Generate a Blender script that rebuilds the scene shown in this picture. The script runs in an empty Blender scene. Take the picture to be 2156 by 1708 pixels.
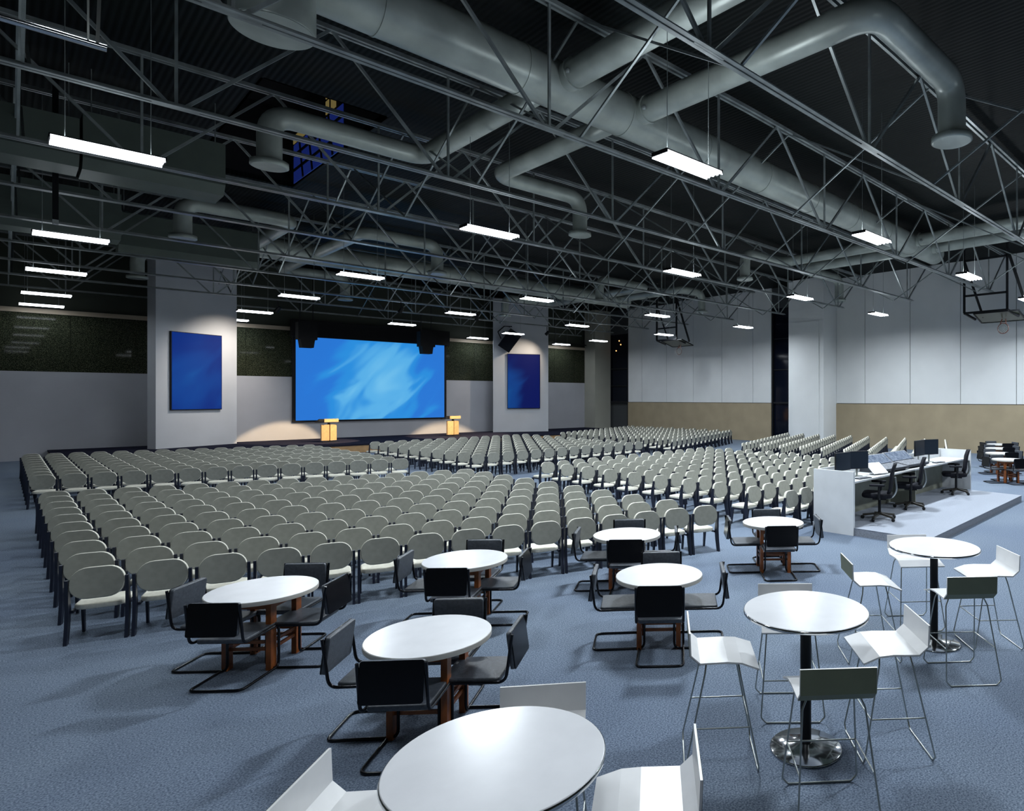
import bpy, math, random
from mathutils import Vector, Matrix

# ------------------------------------------------------------------ camera, world, exposure
random.seed(7)
SC = bpy.context.scene
COL = SC.collection
H = 2.7                                    # eye height of the photographer (on a ladder)
F = 1337.0                                 # focal length in pixels of a 2156 px wide frame
PSI = math.radians(48.29)
CX = 1502.7                               # the picture is the left part of a wider, shifted view
cam = bpy.data.cameras.new('camera')
cam.sensor_width = 36.0
cam.lens = 36.0 * F / 2156.0
cam.shift_y = -16.0 / 2156.0
cam.shift_x = -(CX - 1078.0) / 2156.0
cam.clip_start = 0.05; cam.clip_end = 200
camo = bpy.data.objects.new('camera', cam); COL.objects.link(camo)
camo.location = (0, 0, H); camo.rotation_euler = (math.pi/2, 0, -PSI)
SC.camera = camo
w = bpy.data.worlds.new('night'); SC.world = w; w.use_nodes = True
w.node_tree.nodes['Background'].inputs[0].default_value = (0.35, 0.5, 0.6, 1)
w.node_tree.nodes['Background'].inputs[1].default_value = 0.002
SC.view_settings.view_transform = 'Standard'
SC.view_settings.look = 'None'
SC.view_settings.gamma = 1.0
SC.view_settings.use_curve_mapping = False
SC.view_settings.exposure = 0.0
LAMP_W = 210.0                             # downlight of each high-bay fixture
UP_W = 9.0                                # what the same fixture sends upwards
LAMP_COL = (0.86, 0.94, 1.0)

SN, CS = math.sin(PSI), math.cos(PSI)

# ------------------------------------------------------------------ materials
MATS = {}
def mat(name, col, rough=0.6, metal=0.0, noise=0.0, nscale=20.0, bump=0.0, bscale=60.0, spec=0.5, emit=None, estr=0.0, col2=None, thr=None):
    if name in MATS: return MATS[name]
    m = bpy.data.materials.new(name); m.use_nodes = True
    nt = m.node_tree; b = nt.nodes['Principled BSDF']
    b.inputs['Base Color'].default_value = (*col, 1)
    b.inputs['Roughness'].default_value = rough
    b.inputs['Metallic'].default_value = metal
    b.inputs['Specular IOR Level'].default_value = spec
    tc = nt.nodes.new('ShaderNodeTexCoord')
    if noise > 0:
        n = nt.nodes.new('ShaderNodeTexNoise'); n.inputs['Scale'].default_value = nscale; n.inputs['Detail'].default_value = 4
        nt.links.new(tc.outputs['Object'], n.inputs['Vector'])
        r = nt.nodes.new('ShaderNodeValToRGB')
        r.color_ramp.elements[0].position = 0.3 if thr is None else thr[0]
        r.color_ramp.elements[1].position = 0.7 if thr is None else thr[1]
        c2 = col2 if col2 else tuple(min(1, c*(1+noise)) for c in col)
        c1 = col if col2 else tuple(c*(1-noise) for c in col)
        r.color_ramp.elements[0].color = (*c1, 1); r.color_ramp.elements[1].color = (*c2, 1)
        nt.links.new(n.outputs['Fac'], r.inputs['Fac']); nt.links.new(r.outputs['Color'], b.inputs['Base Color'])
    if bump > 0:
        n = nt.nodes.new('ShaderNodeTexNoise'); n.inputs['Scale'].default_value = bscale
        nt.links.new(tc.outputs['Object'], n.inputs['Vector'])
        bp = nt.nodes.new('ShaderNodeBump'); bp.inputs['Strength'].default_value = bump; bp.inputs['Distance'].default_value = 0.01
        nt.links.new(n.outputs['Fac'], bp.inputs['Height']); nt.links.new(bp.outputs['Normal'], b.inputs['Normal'])
    if emit:
        b.inputs['Emission Color'].default_value = (*emit, 1); b.inputs['Emission Strength'].default_value = estr
    MATS[name] = m
    return m

M_steel = mat('painted_steel', (0.27, 0.30, 0.30), 0.30, 0.3, 0.3, 3.0)
M_brace = mat('brace_steel', (0.24, 0.27, 0.27), 0.4, 0.3, 0.2, 3.0)
M_duct = mat('duct_sheet', (0.37, 0.41, 0.38), 0.36, 0.2, 0.25, 1.2, 0.15, 2.0)
M_unit = mat('air_unit_sheet', (0.10, 0.125, 0.11), 0.5, 0.1, 0.1, 2.0)
M_white = mat('white_laminate', (0.80, 0.81, 0.84), 0.22, 0, 0.035, 5.0)
M_stool = mat('white_moulded_shell', (0.80, 0.80, 0.80), 0.3, 0, 0.03, 6.0)
M_edge = mat('laminate_edge', (0.55, 0.53, 0.48), 0.35)
M_chrome = mat('chrome', (0.62, 0.64, 0.66), 0.12, 1.0)
M_wire = mat('satin_wire', (0.42, 0.44, 0.42), 0.28, 0.85)
M_black = mat('black_metal', (0.008, 0.009, 0.011), 0.5, 0.0, spec=0.25)
M_leather = mat('black_leather', (0.075, 0.085, 0.102), 0.34, 0, 0.25, 40, 0.3, 160)
M_tubeblk = mat('black_tube', (0.010, 0.011, 0.015), 0.22, 0.5)
M_fabric = mat('grey_cream_fabric', (0.72, 0.70, 0.61), 0.85, 0, 0.10, 30, 0.3, 300)
M_shell = mat('grey_shaded_shell', (0.235, 0.24, 0.21), 0.5, 0, 0.08, 14)  # rear shell, with the shade of the chair backs put into its grey
M_olive = mat('olive_shade', (0.17, 0.19, 0.12), 0.45, 0, 0.05, 10)  # shade on the stools' rear and underside, put into an olive colour
M_cleg = mat('dark_blue_leg', (0.010, 0.014, 0.030), 0.4, 0.1)
M_wood = mat('orange_stained_wood', (0.30, 0.085, 0.018), 0.4, 0, 0.35, 8)
M_oak = mat('pale_lectern_wood', (0.55, 0.36, 0.17), 0.45, 0, 0.12, 9)
M_riser = mat('tan_riser_board', (0.42, 0.25, 0.11), 0.5, 0, 0.15, 5)
M_stage = mat('dark_stage_carpet', (0.014, 0.015, 0.028), 0.95, 0, 0.3, 30, spec=0.02)
M_panel = mat('white_wall_panel', (0.70, 0.72, 0.73), 0.55, 0, 0.04, 0.7)
M_pillar = mat('pillar_board', (0.52, 0.54, 0.58), 0.6, 0, 0.04, 0.8)
M_lowwall = mat('stage_wall_board', (0.40, 0.41, 0.45), 0.6, 0, 0.06, 0.6)
M_joint = mat('dark_joint', (0.05, 0.055, 0.06), 0.7)
M_tan = mat('tan_wainscot', (0.34, 0.28, 0.185), 0.55, 0, 0.08, 1.2)
M_beam = mat('pale_tan_beam', (0.40, 0.33, 0.25), 0.6)
M_dark = mat('black_drape', (0.004, 0.004, 0.005), 0.9)
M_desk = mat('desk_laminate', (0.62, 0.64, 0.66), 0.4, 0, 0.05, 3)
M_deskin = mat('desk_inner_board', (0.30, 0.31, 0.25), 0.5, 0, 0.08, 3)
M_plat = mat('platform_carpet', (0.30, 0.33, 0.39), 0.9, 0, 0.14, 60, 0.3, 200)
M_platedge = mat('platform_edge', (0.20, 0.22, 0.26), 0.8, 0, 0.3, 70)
M_base = mat('dark_bronze_base', (0.06, 0.055, 0.045), 0.35, 0.6)
M_mesh = mat('office_chair_black', (0.010, 0.011, 0.016), 0.8, 0, 0.3, 200, spec=0.15)
M_mon = mat('dark_screen', (0.018, 0.026, 0.040), 0.25)
M_paper = mat('white_sheet', (0.80, 0.82, 0.84), 0.4)
M_cons = mat('console_metal', (0.035, 0.04, 0.05), 0.4, 0.1)
M_consk = mat('console_keys', (0.15, 0.16, 0.18), 0.7, 0, 0.55, 60, spec=0.1, thr=(0.45, 0.55))
M_consd = mat('console_display', (0.03, 0.045, 0.08), 0.7, 0, 0.9, 14, spec=0.08, col2=(0.16, 0.19, 0.24), emit=(0.10, 0.14, 0.22), estr=0.2)
M_glass = mat('night_glass', (0.004, 0.006, 0.014), 0.06, spec=0.2)
M_red = mat('dark_red_hoop', (0.05, 0.014, 0.008), 0.4)
M_net = mat('net_cord', (0.05, 0.06, 0.06), 0.8)
M_bb = mat('backboard_sheet', (0.045, 0.052, 0.032), 0.3)
M_far = mat('far_wall_board', (0.035, 0.042, 0.030), 0.7, 0, 0.08, 0.6)
M_tube = mat('lit_tube', (1, 1, 1), 0.5, emit=(0.86, 0.93, 1.0), estr=16.0)
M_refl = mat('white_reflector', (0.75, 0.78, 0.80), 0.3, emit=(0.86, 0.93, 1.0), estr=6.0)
M_upslot = mat('lit_uplight_slot', (1, 1, 1), 0.5, emit=(0.86, 0.93, 1.0), estr=1.5)
M_winblue = mat('dusk_sky_pane', (0.01, 0.01, 0.03), 0.2, emit=(0.010, 0.022, 0.16), estr=0.55)
M_wintan = mat('lit_tan_pane', (0.05, 0.04, 0.02), 0.4, emit=(0.22, 0.17, 0.06), estr=0.55)
M_warm = mat('warm_town_lamp', (1, 0.6, 0.3), 0.4, emit=(1.0, 0.45, 0.15), estr=2.5)

def floor_material():
    m = bpy.data.materials.new('blue_speckled_carpet'); m.use_nodes = True
    nt = m.node_tree; b = nt.nodes['Principled BSDF']; L = nt.links
    tc = nt.nodes.new('ShaderNodeTexCoord')
    n1 = nt.nodes.new('ShaderNodeTexNoise'); n1.inputs['Scale'].default_value = 75; n1.inputs['Detail'].default_value = 3
    n2 = nt.nodes.new('ShaderNodeTexNoise'); n2.inputs['Scale'].default_value = 0.35
    n3 = nt.nodes.new('ShaderNodeTexVoronoi'); n3.inputs['Scale'].default_value = 34
    for n in (n1, n2, n3): L.new(tc.outputs['Object'], n.inputs['Vector'])
    r = nt.nodes.new('ShaderNodeValToRGB')
    r.color_ramp.elements[0].position = 0.35; r.color_ramp.elements[0].color = (0.075, 0.102, 0.150, 1)
    r.color_ramp.elements[1].position = 0.65; r.color_ramp.elements[1].color = (0.225, 0.272, 0.345, 1)
    L.new(n1.outputs['Fac'], r.inputs['Fac'])
    r3 = nt.nodes.new('ShaderNodeValToRGB')
    r3.color_ramp.elements[0].position = 0.07; r3.color_ramp.elements[0].color = (0.35, 0.38, 0.42, 1)
    r3.color_ramp.elements[1].position = 0.16; r3.color_ramp.elements[1].color = (1, 1, 1, 1)
    L.new(n3.outputs['Distance'], r3.inputs['Fac'])
    mx = nt.nodes.new('ShaderNodeMix'); mx.data_type = 'RGBA'; mx.blend_type = 'MULTIPLY'; mx.inputs['Factor'].default_value = 0.6
    L.new(r.outputs['Color'], mx.inputs[6]); L.new(r3.outputs['Color'], mx.inputs[7])
    r2 = nt.nodes.new('ShaderNodeValToRGB')
    r2.color_ramp.elements[0].position = 0.35; r2.color_ramp.elements[0].color = (0.88, 0.9, 0.94, 1)
    r2.color_ramp.elements[1].position = 0.65; r2.color_ramp.elements[1].color = (1.08, 1.08, 1.05, 1)
    L.new(n2.outputs['Fac'], r2.inputs['Fac'])
    mx2 = nt.nodes.new('ShaderNodeMix'); mx2.data_type = 'RGBA'; mx2.blend_type = 'MULTIPLY'; mx2.inputs['Factor'].default_value = 1
    L.new(mx.outputs[2], mx2.inputs[6]); L.new(r2.outputs['Color'], mx2.inputs[7])
    L.new(mx2.outputs[2], b.inputs['Base Color'])
    b.inputs['Roughness'].default_value = 0.8; b.inputs['Specular IOR Level'].default_value = 0.08
    bp = nt.nodes.new('ShaderNodeBump'); bp.inputs['Strength'].default_value = 0.15; bp.inputs['Distance'].default_value = 0.004
    L.new(n1.outputs['Fac'], bp.inputs['Height']); L.new(bp.outputs['Normal'], b.inputs['Normal'])
    return m

def wave_material(name, col, col2, axis, scale, rough, metal, strength):
    m = bpy.data.materials.new(name); m.use_nodes = True
    nt = m.node_tree; b = nt.nodes['Principled BSDF']; L = nt.links
    tc = nt.nodes.new('ShaderNodeTexCoord'); wv = nt.nodes.new('ShaderNodeTexWave')
    wv.bands_direction = axis; wv.inputs['Scale'].default_value = scale
    L.new(tc.outputs['Object'], wv.inputs['Vector'])
    r = nt.nodes.new('ShaderNodeValToRGB')
    r.color_ramp.elements[0].color = (*col, 1); r.color_ramp.elements[1].color = (*col2, 1)
    L.new(wv.outputs['Fac'], r.inputs['Fac']); L.new(r.outputs['Color'], b.inputs['Base Color'])
    bp = nt.nodes.new('ShaderNodeBump'); bp.inputs['Strength'].default_value = strength; bp.inputs['Distance'].default_value = 0.03
    L.new(wv.outputs['Fac'], bp.inputs['Height']); L.new(bp.outputs['Normal'], b.inputs['Normal'])
    b.inputs['Roughness'].default_value = rough; b.inputs['Metallic'].default_value = metal
    b.inputs['Specular IOR Level'].default_value = 0.12
    return m

def mesh_glass_material():
    m = bpy.data.materials.new('dark_woven_screen'); m.use_nodes = True
    nt = m.node_tree; b = nt.nodes['Principled BSDF']; L = nt.links
    tc = nt.nodes.new('ShaderNodeTexCoord'); n = nt.nodes.new('ShaderNodeTexNoise'); n.inputs['Scale'].default_value = 26; n.inputs['Detail'].default_value = 8
    mp = nt.nodes.new('ShaderNodeMapping'); mp.inputs['Scale'].default_value = (2.0, 1.0, 1.0)
    L.new(tc.outputs['Object'], mp.inputs['Vector']); L.new(mp.outputs['Vector'], n.inputs['Vector'])
    r = nt.nodes.new('ShaderNodeValToRGB')
    r.color_ramp.elements[0].position = 0.45; r.color_ramp.elements[0].color = (0.010, 0.012, 0.008, 1)
    r.color_ramp.elements[1].position = 0.72; r.color_ramp.elements[1].color = (0.10, 0.11, 0.07, 1)
    L.new(n.outputs['Fac'], r.inputs['Fac']); L.new(r.outputs['Color'], b.inputs['Base Color'])
    b.inputs['Roughness'].default_value = 0.035; b.inputs['Specular IOR Level'].default_value = 0.09
    return m

def picture_material(name, stops, sx, sz, ox, oz, strength=1.0, ang=0.6):
    """soft painted swirls shown on a lit display; object coordinates, metres"""
    m = bpy.data.materials.new(name); m.use_nodes = True
    nt = m.node_tree; b = nt.nodes['Principled BSDF']; L = nt.links
    tc = nt.nodes.new('ShaderNodeTexCoord')
    mp = nt.nodes.new('ShaderNodeMapping'); mp.inputs['Location'].default_value = (ox, 0, oz)
    mp.inputs['Scale'].default_value = (sx, 0, sz)
    L.new(tc.outputs['Object'], mp.inputs['Vector'])
    ln = nt.nodes.new('ShaderNodeVectorMath'); ln.operation = 'LENGTH'; L.new(mp.outputs['Vector'], ln.inputs[0])
    mp2 = nt.nodes.new('ShaderNodeMapping'); mp2.vector_type = 'TEXTURE'; mp2.inputs['Rotation'].default_value = (0, -ang, 0); mp2.inputs['Scale'].default_value = (7.0, 3.0, 2.2)
    L.new(tc.outputs['Object'], mp2.inputs['Vector'])
    n = nt.nodes.new('ShaderNodeTexNoise'); n.inputs['Scale'].default_value = 1.5; n.inputs['Detail'].default_value = 2.0; n.inputs['Distortion'].default_value = 0.9
    L.new(mp2.outputs['Vector'], n.inputs['Vector'])
    ad = nt.nodes.new('ShaderNodeMath'); ad.operation = 'MULTIPLY_ADD'; ad.inputs[1].default_value = 1.5
    L.new(n.outputs['Fac'], ad.inputs[0]); L.new(ln.outputs['Value'], ad.inputs[2])
    sb = nt.nodes.new('ShaderNodeMath'); sb.operation = 'SUBTRACT'; sb.inputs[1].default_value = 0.55
    L.new(ad.outputs[0], sb.inputs[0])
    r = nt.nodes.new('ShaderNodeValToRGB'); r.color_ramp.interpolation = 'EASE'
    els = r.color_ramp.elements
    els[0].position = stops[0][0]; els[0].color = (*stops[0][1], 1)
    els[1].position = stops[-1][0]; els[1].color = (*stops[-1][1], 1)
    for p, c in stops[1:-1]:
        e = els.new(p); e.color = (*c, 1)
    L.new(sb.outputs[0], r.inputs['Fac'])
    b.inputs['Base Color'].default_value = (0.01, 0.01, 0.015, 1)
    b.inputs['Roughness'].default_value = 0.9; b.inputs['Specular IOR Level'].default_value = 0.0
    L.new(r.outputs['Color'], b.inputs['Emission Color']); b.inputs['Emission Strength'].default_value = strength
    return m

# ------------------------------------------------------------------ mesh building
class MB:
    def __init__(s): s.v = []; s.f = []; s.sm = []
    def add(s, vs, fs, smooth=False, M=None):
        o = len(s.v)
        s.v += [tuple(M @ Vector(p)) if M else tuple(p) for p in vs]
        s.f += [tuple(i+o for i in f) for f in fs]; s.sm += [smooth]*len(fs)
        return s
    def box(s, x0, x1, y0, y1, z0, z1, M=None):
        vs = [(x, y, z) for z in (z0, z1) for y in (y0, y1) for x in (x0, x1)]
        return s.add(vs, [(0, 2, 3, 1), (4, 5, 7, 6), (0, 1, 5, 4), (2, 6, 7, 3), (0, 4, 6, 2), (1, 3, 7, 5)], False, M)
    def bar(s, p, q, w, h, up=(0, 0, 1), M=None):
        p = Vector(p); q = Vector(q); d = (q-p).normalized(); up = Vector(up)
        if abs(d.dot(up)) > 0.99: up = Vector((1, 0, 0))
        a = d.cross(up).normalized(); b = a.cross(d).normalized()
        vs = [c + a*(i*w/2) + b*(j*h/2) for c in (p, q) for i, j in ((-1, -1), (1, -1), (1, 1), (-1, 1))]
        return s.add(vs, [(0, 3, 2, 1), (4, 5, 6, 7), (0, 1, 5, 4), (1, 2, 6, 5), (2, 3, 7, 6), (3, 0, 4, 7)], False, M)
    def tube(s, pts, r, n=8, closed=False, M=None):
        P = [Vector(p) for p in pts]; k = len(P); rs = r if isinstance(r, (list, tuple)) else [r]*k
        T = []
        for i in range(k):
            a = P[i-1] if (i > 0 or closed) else P[i]; b = P[(i+1) % k] if (i < k-1 or closed) else P[i]
            if i > 0 or closed: d1 = (P[i]-a).normalized()
            else: d1 = (b-P[i]).normalized()
            if i < k-1 or closed: d2 = (b-P[i]).normalized()
            else: d2 = d1
            t = (d1+d2); t = t.normalized() if t.length > 1e-6 else d1
            T.append((t, 1/max(0.5, math.sqrt(max(0.0, (1+d1.dot(d2))/2)))))
        ref = Vector((0, 0, 1)) if abs(T[0][0].z) < 0.9 else Vector((1, 0, 0))
        u = T[0][0].cross(ref).normalized(); vs = []
        for i in range(k):
            t = T[i][0]; u = (u - t*u.dot(t)); u = u.normalized() if u.length > 1e-6 else t.orthogonal().normalized()
            v = t.cross(u)
            for j in range(n):
                a = 2*math.pi*j/n
                vs.append(P[i] + (u*math.cos(a)+v*math.sin(a))*rs[i])
        fs = []
        for i in range(k if closed else k-1):
            for j in range(n):
                a = i*n+j; b = i*n+(j+1) % n; c = ((i+1) % k)*n+(j+1) % n; d = ((i+1) % k)*n+j
                fs.append((a, b, c, d))
        s.add(vs, fs, True, M)
        if not closed:
            s.add(vs[:n], [tuple(range(n))[::-1]], False, M); s.add(vs[-n:], [tuple(range(n))], False, M)
        return s
    def slab(s, outline, t, bev=0.01, M=None, bend=None, seg=3):
        """rounded slab in the local XY plane, thickness t along Z, outline CCW list of (x,y)"""
        n = len(outline); cx = sum(p[0] for p in outline)/n; cy = sum(p[1] for p in outline)/n
        nr = []
        for i in range(n):
            a = Vector(outline[i-1]); b = Vector(outline[(i+1) % n]); d = (b-a).normalized(); nr.append(Vector((d.y, -d.x)))
        rings = []
        for k in range(seg+1):
            a = math.pi/2*k/seg
            rings.append((-bev*(1-math.sin(a)), -t/2+bev*(1-math.cos(a))))
        rings = rings + [(i, -z) for i, z in reversed(rings)]
        vs = []
        for ins, z in rings:
            for i in range(n):
                p = Vector(outline[i]) + nr[i]*ins
                vs.append((p.x, p.y, z + (bend(p.x, p.y) if bend else 0)))
        fs = []; R = len(rings)
        for k in range(R-1):
            for i in range(n):
                j = (i+1) % n
                fs.append((k*n+i, k*n+j, (k+1)*n+j, (k+1)*n+i))
        s.add(vs, fs, True, M)
        for k, rev in ((0, True), (R-1, False)):
            base = vs[k*n:(k+1)*n]; c = (cx, cy, rings[k][1] + (bend(cx, cy) if bend else 0))
            mid = [((p[0]+c[0])/2, (p[1]+c[1])/2, rings[k][1] + (bend((p[0]+c[0])/2, (p[1]+c[1])/2) if bend else 0)) for p in base]
            v2 = base + mid + [c]; f2 = []
            for i in range(n):
                j = (i+1) % n
                q = (i, j, n+j, n+i); tr = (n+i, n+j, 2*n)
                f2 += [q[::-1], tr[::-1]] if rev else [q, tr]
            s.add(v2, f2, True, M)
        return s
    def lathe(s, prof, n=32, M=None, smooth=True):
        vs = []; fs = []
        for r, z in prof:
            for j in range(n):
                a = 2*math.pi*j/n; vs.append((r*math.cos(a), r*math.sin(a), z))
        for i in range(len(prof)-1):
            for j in range(n):
                k = (j+1) % n; fs.append((i*n+j, i*n+k, (i+1)*n+k, (i+1)*n+j))
        s.add(vs, fs, smooth, M)
        s.add([vs[j] for j in range(n)], [tuple(range(n))[::-1]], False, M)
        s.add([vs[(len(prof)-1)*n+j] for j in range(n)], [tuple(range(n))], False, M)
        return s
    def prism(s, poly, a0, a1, axis='z', M=None):
        def P(p, a):
            if axis == 'z': return (p[0], p[1], a)
            if axis == 'x': return (a, p[0], p[1])
            return (p[0], a, p[1])
        n = len(poly); vs = [P(p, a0) for p in poly]+[P(p, a1) for p in poly]
        fs = [tuple(range(n))[::-1], tuple(range(n, 2*n))]+[(i, (i+1) % n, n+(i+1) % n, n+i) for i in range(n)]
        if axis == 'y': fs = [f[::-1] for f in fs]
        return s.add(vs, fs, False, M)
    def mesh(s, name, material):
        me = bpy.data.meshes.new(name); me.from_pydata(s.v, [], s.f)
        me.polygons.foreach_set('use_smooth', s.sm)
        me.materials.append(material); me.update()
        return me
    def build(s, name, material, parent=None):
        o = bpy.data.objects.new(name, s.mesh(name, material)); COL.objects.link(o)
        if parent: o.parent = parent
        return o

def rrect(w, h, r, n=5):
    """rounded rectangle outline, CCW, centred"""
    out = []
    for cx, cy, a0 in ((w/2-r, h/2-r, 0), (-w/2+r, h/2-r, 90), (-w/2+r, -h/2+r, 180), (w/2-r, -h/2+r, 270)):
        for k in range(n+1):
            a = math.radians(a0+90*k/n); out.append((cx+r*math.cos(a), cy+r*math.sin(a)))
    return out
def circle(r, n=48): return [(r*math.cos(2*math.pi*i/n), r*math.sin(2*math.pi*i/n)) for i in range(n)]
def fillet(pts, r, n=4):
    P = [Vector(p) for p in pts]; out = [P[0]]
    for i in range(1, len(P)-1):
        a = P[i-1]-P[i]; b = P[i+1]-P[i]; k = min(r, a.length*0.49, b.length*0.49)
        s = P[i]+a.normalized()*k; e = P[i]+b.normalized()*k
        for j in range(n+1):
            t = j/n; out.append(s*(1-t)**2+P[i]*2*t*(1-t)+e*t*t)
    out.append(P[-1]); return out
def T(x, y, z=0, rz=0): return Matrix.Translation((x, y, z)) @ Matrix.Rotation(rz, 4, 'Z')

def tag(o, label=None, cat=None, group=None, kind=None):
    if label: o['label'] = label
    if cat: o['category'] = cat
    if group: o['group'] = group
    if kind: o['kind'] = kind
    return o
def empty(name, loc, rz=0.0, **k):
    o = bpy.data.objects.new(name, None); COL.objects.link(o); o.empty_display_size = 0.1
    o.location = loc; o.rotation_euler = (0, 0, rz); return tag(o, **k)
def struct(name, mb, m, label=None):
    o = mb.build(name, m); o['kind'] = 'structure'
    if label: o['label'] = label
    return o
def kids(o): return [c for c in bpy.data.objects if c.parent == o]
def copy_thing(o, kidmap, loc, rz, label, group=None):
    r = o.copy(); COL.objects.link(r); r.location = loc; r.rotation_euler = (0, 0, rz); r['label'] = label
    if group: r['group'] = group
    for c, subs in kidmap:
        d = c.copy(); COL.objects.link(d); d.parent = r
        for g in subs:
            e = g.copy(); COL.objects.link(e); e.parent = d
    return r
def kidtree(o): return [(c, kids(c)) for c in kids(o)]
ORD = ['first', 'second', 'third', 'fourth', 'fifth', 'sixth', 'seventh', 'eighth', 'ninth', 'tenth', 'eleventh', 'twelfth', 'thirteenth', 'fourteenth', 'fifteenth', 'sixteenth']
def lamp(name, kind, loc, energy, color, target=None, parent=None, **k):
    l = bpy.data.lights.new(name, kind); l.energy = energy; l.color = color
    for a, b in k.items(): setattr(l, a, b)
    o = bpy.data.objects.new(name, l); COL.objects.link(o); o.location = loc
    if target is not None:
        o.rotation_euler = (Vector(target)-Vector(loc)).to_track_quat('-Z', 'Y').to_euler()
    if parent: o.parent = parent
    return o

# ------------------------------------------------------------------ the room shell
XW, YW, ZR = 31.68, 40.28, 9.95
X0, Y0 = -4.3, -8.3
floor = struct('floor', MB().box(X0, XW+0.3, Y0, YW+0.3, -0.2, 0.0), floor_material())
M_deck = wave_material('ribbed_roof_deck', (0.0025, 0.0036, 0.0034), (0.006, 0.009, 0.009), 'X', 2.6, 0.6, 0.0, 0.35)
mb = MB()
YB = YW+.5
def deck_z(x): return ZR if x < 12 else ZR-(x-12)*0.5/19.98
WX0, WX1, WY0, WY1 = 3.95, 6.61, 17.2, 25.3           # skylight well
for xa, za, xb, zb, ya, yb in ((X0, ZR, WX0, ZR, Y0, YB), (WX0, ZR, WX1, ZR, Y0, WY0), (WX0, ZR, WX1, ZR, WY1, YB), (WX1, ZR, 12, ZR, Y0, YB), (12, ZR, XW+0.3, ZR-0.5, Y0, YB)):
    mb.add([(xa, ya, za), (xb, ya, zb), (xb, yb, zb), (xa, yb, za), (xa, ya, za+.15), (xb, ya, zb+.15), (xb, yb, zb+.15), (xa, yb, za+.15)],
           [(0, 3, 2, 1), (4, 5, 6, 7), (0, 1, 5, 4), (2, 3, 7, 6), (0, 4, 7, 3), (1, 2, 6, 5)])
struct('ceiling', mb, M_deck)
# right wall: tan wainscot, pale full-height panels with dark joints
def wall_panels(x, ys, z0, z1, gap=0.03, th=0.10):
    m = MB()
    for a, b in zip(ys[:-1], ys[1:]): m.box(x-th, x, a+gap/2, b-gap/2, z0, z1)
    return m
ZW = 9.5
struct('wall_right', MB().box(XW, XW+0.25, Y0, 21.2, 0, ZW).box(XW, XW+0.25, 23.32, 36.85, 0, ZW).box(XW, XW+0.25, 21.2, 23.32, 8.2, ZW), M_joint)
ysn = [18.81, 17.01, 14.41, 11.79, 9.19, 6.59, 3.99, 1.39, -1.2, -3.8, -6.4, -8.3][::-1]
ysf = [23.4, 24.84, 27.43, 30.02, 32.64, 35.26, 36.82]
p = wall_panels(XW, ysn, 2.40, ZW); q = wall_panels(XW, ysf, 2.40, ZW)
p.v += q.v; p.f += [tuple(i+len(p.v)-len(q.v) for i in f) for f in q.f]; p.sm += q.sm
tag(struct('trim_1', p, M_panel), 'pale wall panels with dark joints above the tan wainscot')
tag(struct('trim_2', MB().box(XW-0.12, XW, Y0, 18.81, 0, 2.37).box(XW-0.12, XW, 23.4, 36.82, 0, 2.37), M_tan), 'tan wainscot along the right wall')
# projecting column on the right wall, with a raised face board
col = MB().box(30.22, XW, 18.81, 21.15, 0, 9.42)
struct('wall_column', col, M_panel, 'pale projecting column on the right wall')
struct('trim_3', MB().box(30.17, 30.22, 19.1, 20.9, 0, 7.0), M_panel, 'raised board on the column face')
# door recess beyond the column
struct('door_1', MB().box(XW+0.06, XW+0.12, 21.2, 23.32, 0, 2.35), M_glass, 'dark blue door beside the projecting column')
struct('trim_6', MB().box(XW-0.1, XW+0.1, 23.28, 23.36, 0, 8.2).box(XW-0.05, XW+0.1, 21.2, 23.32, 2.35, 2.45).box(XW-0.02, XW+0.1, 21.2, 23.32, 4.4, 4.45).box(XW-0.02, XW+0.1, 21.2, 23.32, 6.3, 6.35), M_black, 'black frame of the tall door and window strip')
struct('window_1', MB().box(XW+0.06, XW+0.1, 21.2, 23.32, 2.45, 8.2), M_glass, 'tall black night window above the dark door')
# corner window strip and column at the stage end
struct('window_2', MB().box(XW+0.06, XW+0.1, 36.85, YW, 2.4, 7.6), M_glass, 'tall night window strip in the far corner')
struct('wall_corner', MB().box(XW, XW+0.2, 36.85, YW+0.3, 7.6, ZW).box(XW+.12, XW+0.2, 36.85, YW+0.3, 0, 7.6), M_joint)
struct('trim_4', MB().box(XW-0.08, XW+0.05, 36.83, 36.95, 0, 7.6).box(XW-0.05, XW+0.05, 36.85, YW, 2.3, 2.45).box(XW-0.05, XW+0.05, 36.85, YW, 4.9, 4.98).box(XW-0.05, XW+0.05, 36.85, YW, 3.6, 3.66), M_black, 'black window frame in the far corner')
for i, (yy, zz) in enumerate(((38.04, 7.1), (37.86, 6.8), (38.4, 6.35))):
    m = MB().lathe([(0.005, -.05), (.04, -.03), (.05, 0), (.04, .03), (.005, .05)], 12)
    o = m.build('town_lamp', M_warm); o.location = (XW+0.045, yy, zz)
    tag(o, '%s orange town light seen in the far corner night window' % ('uppermost', 'middle', 'lowest')[i], 'light', 'orange lights in the corner window')
struct('wall_corner_column', MB().box(30.13, 31.64, 38.98, YW-.0, 0, 9.42), mat('corner_column_board', (0.36, 0.36, 0.31), 0.6, 0, 0.05, 1), 'pale square column in the far corner beside the window')
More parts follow.
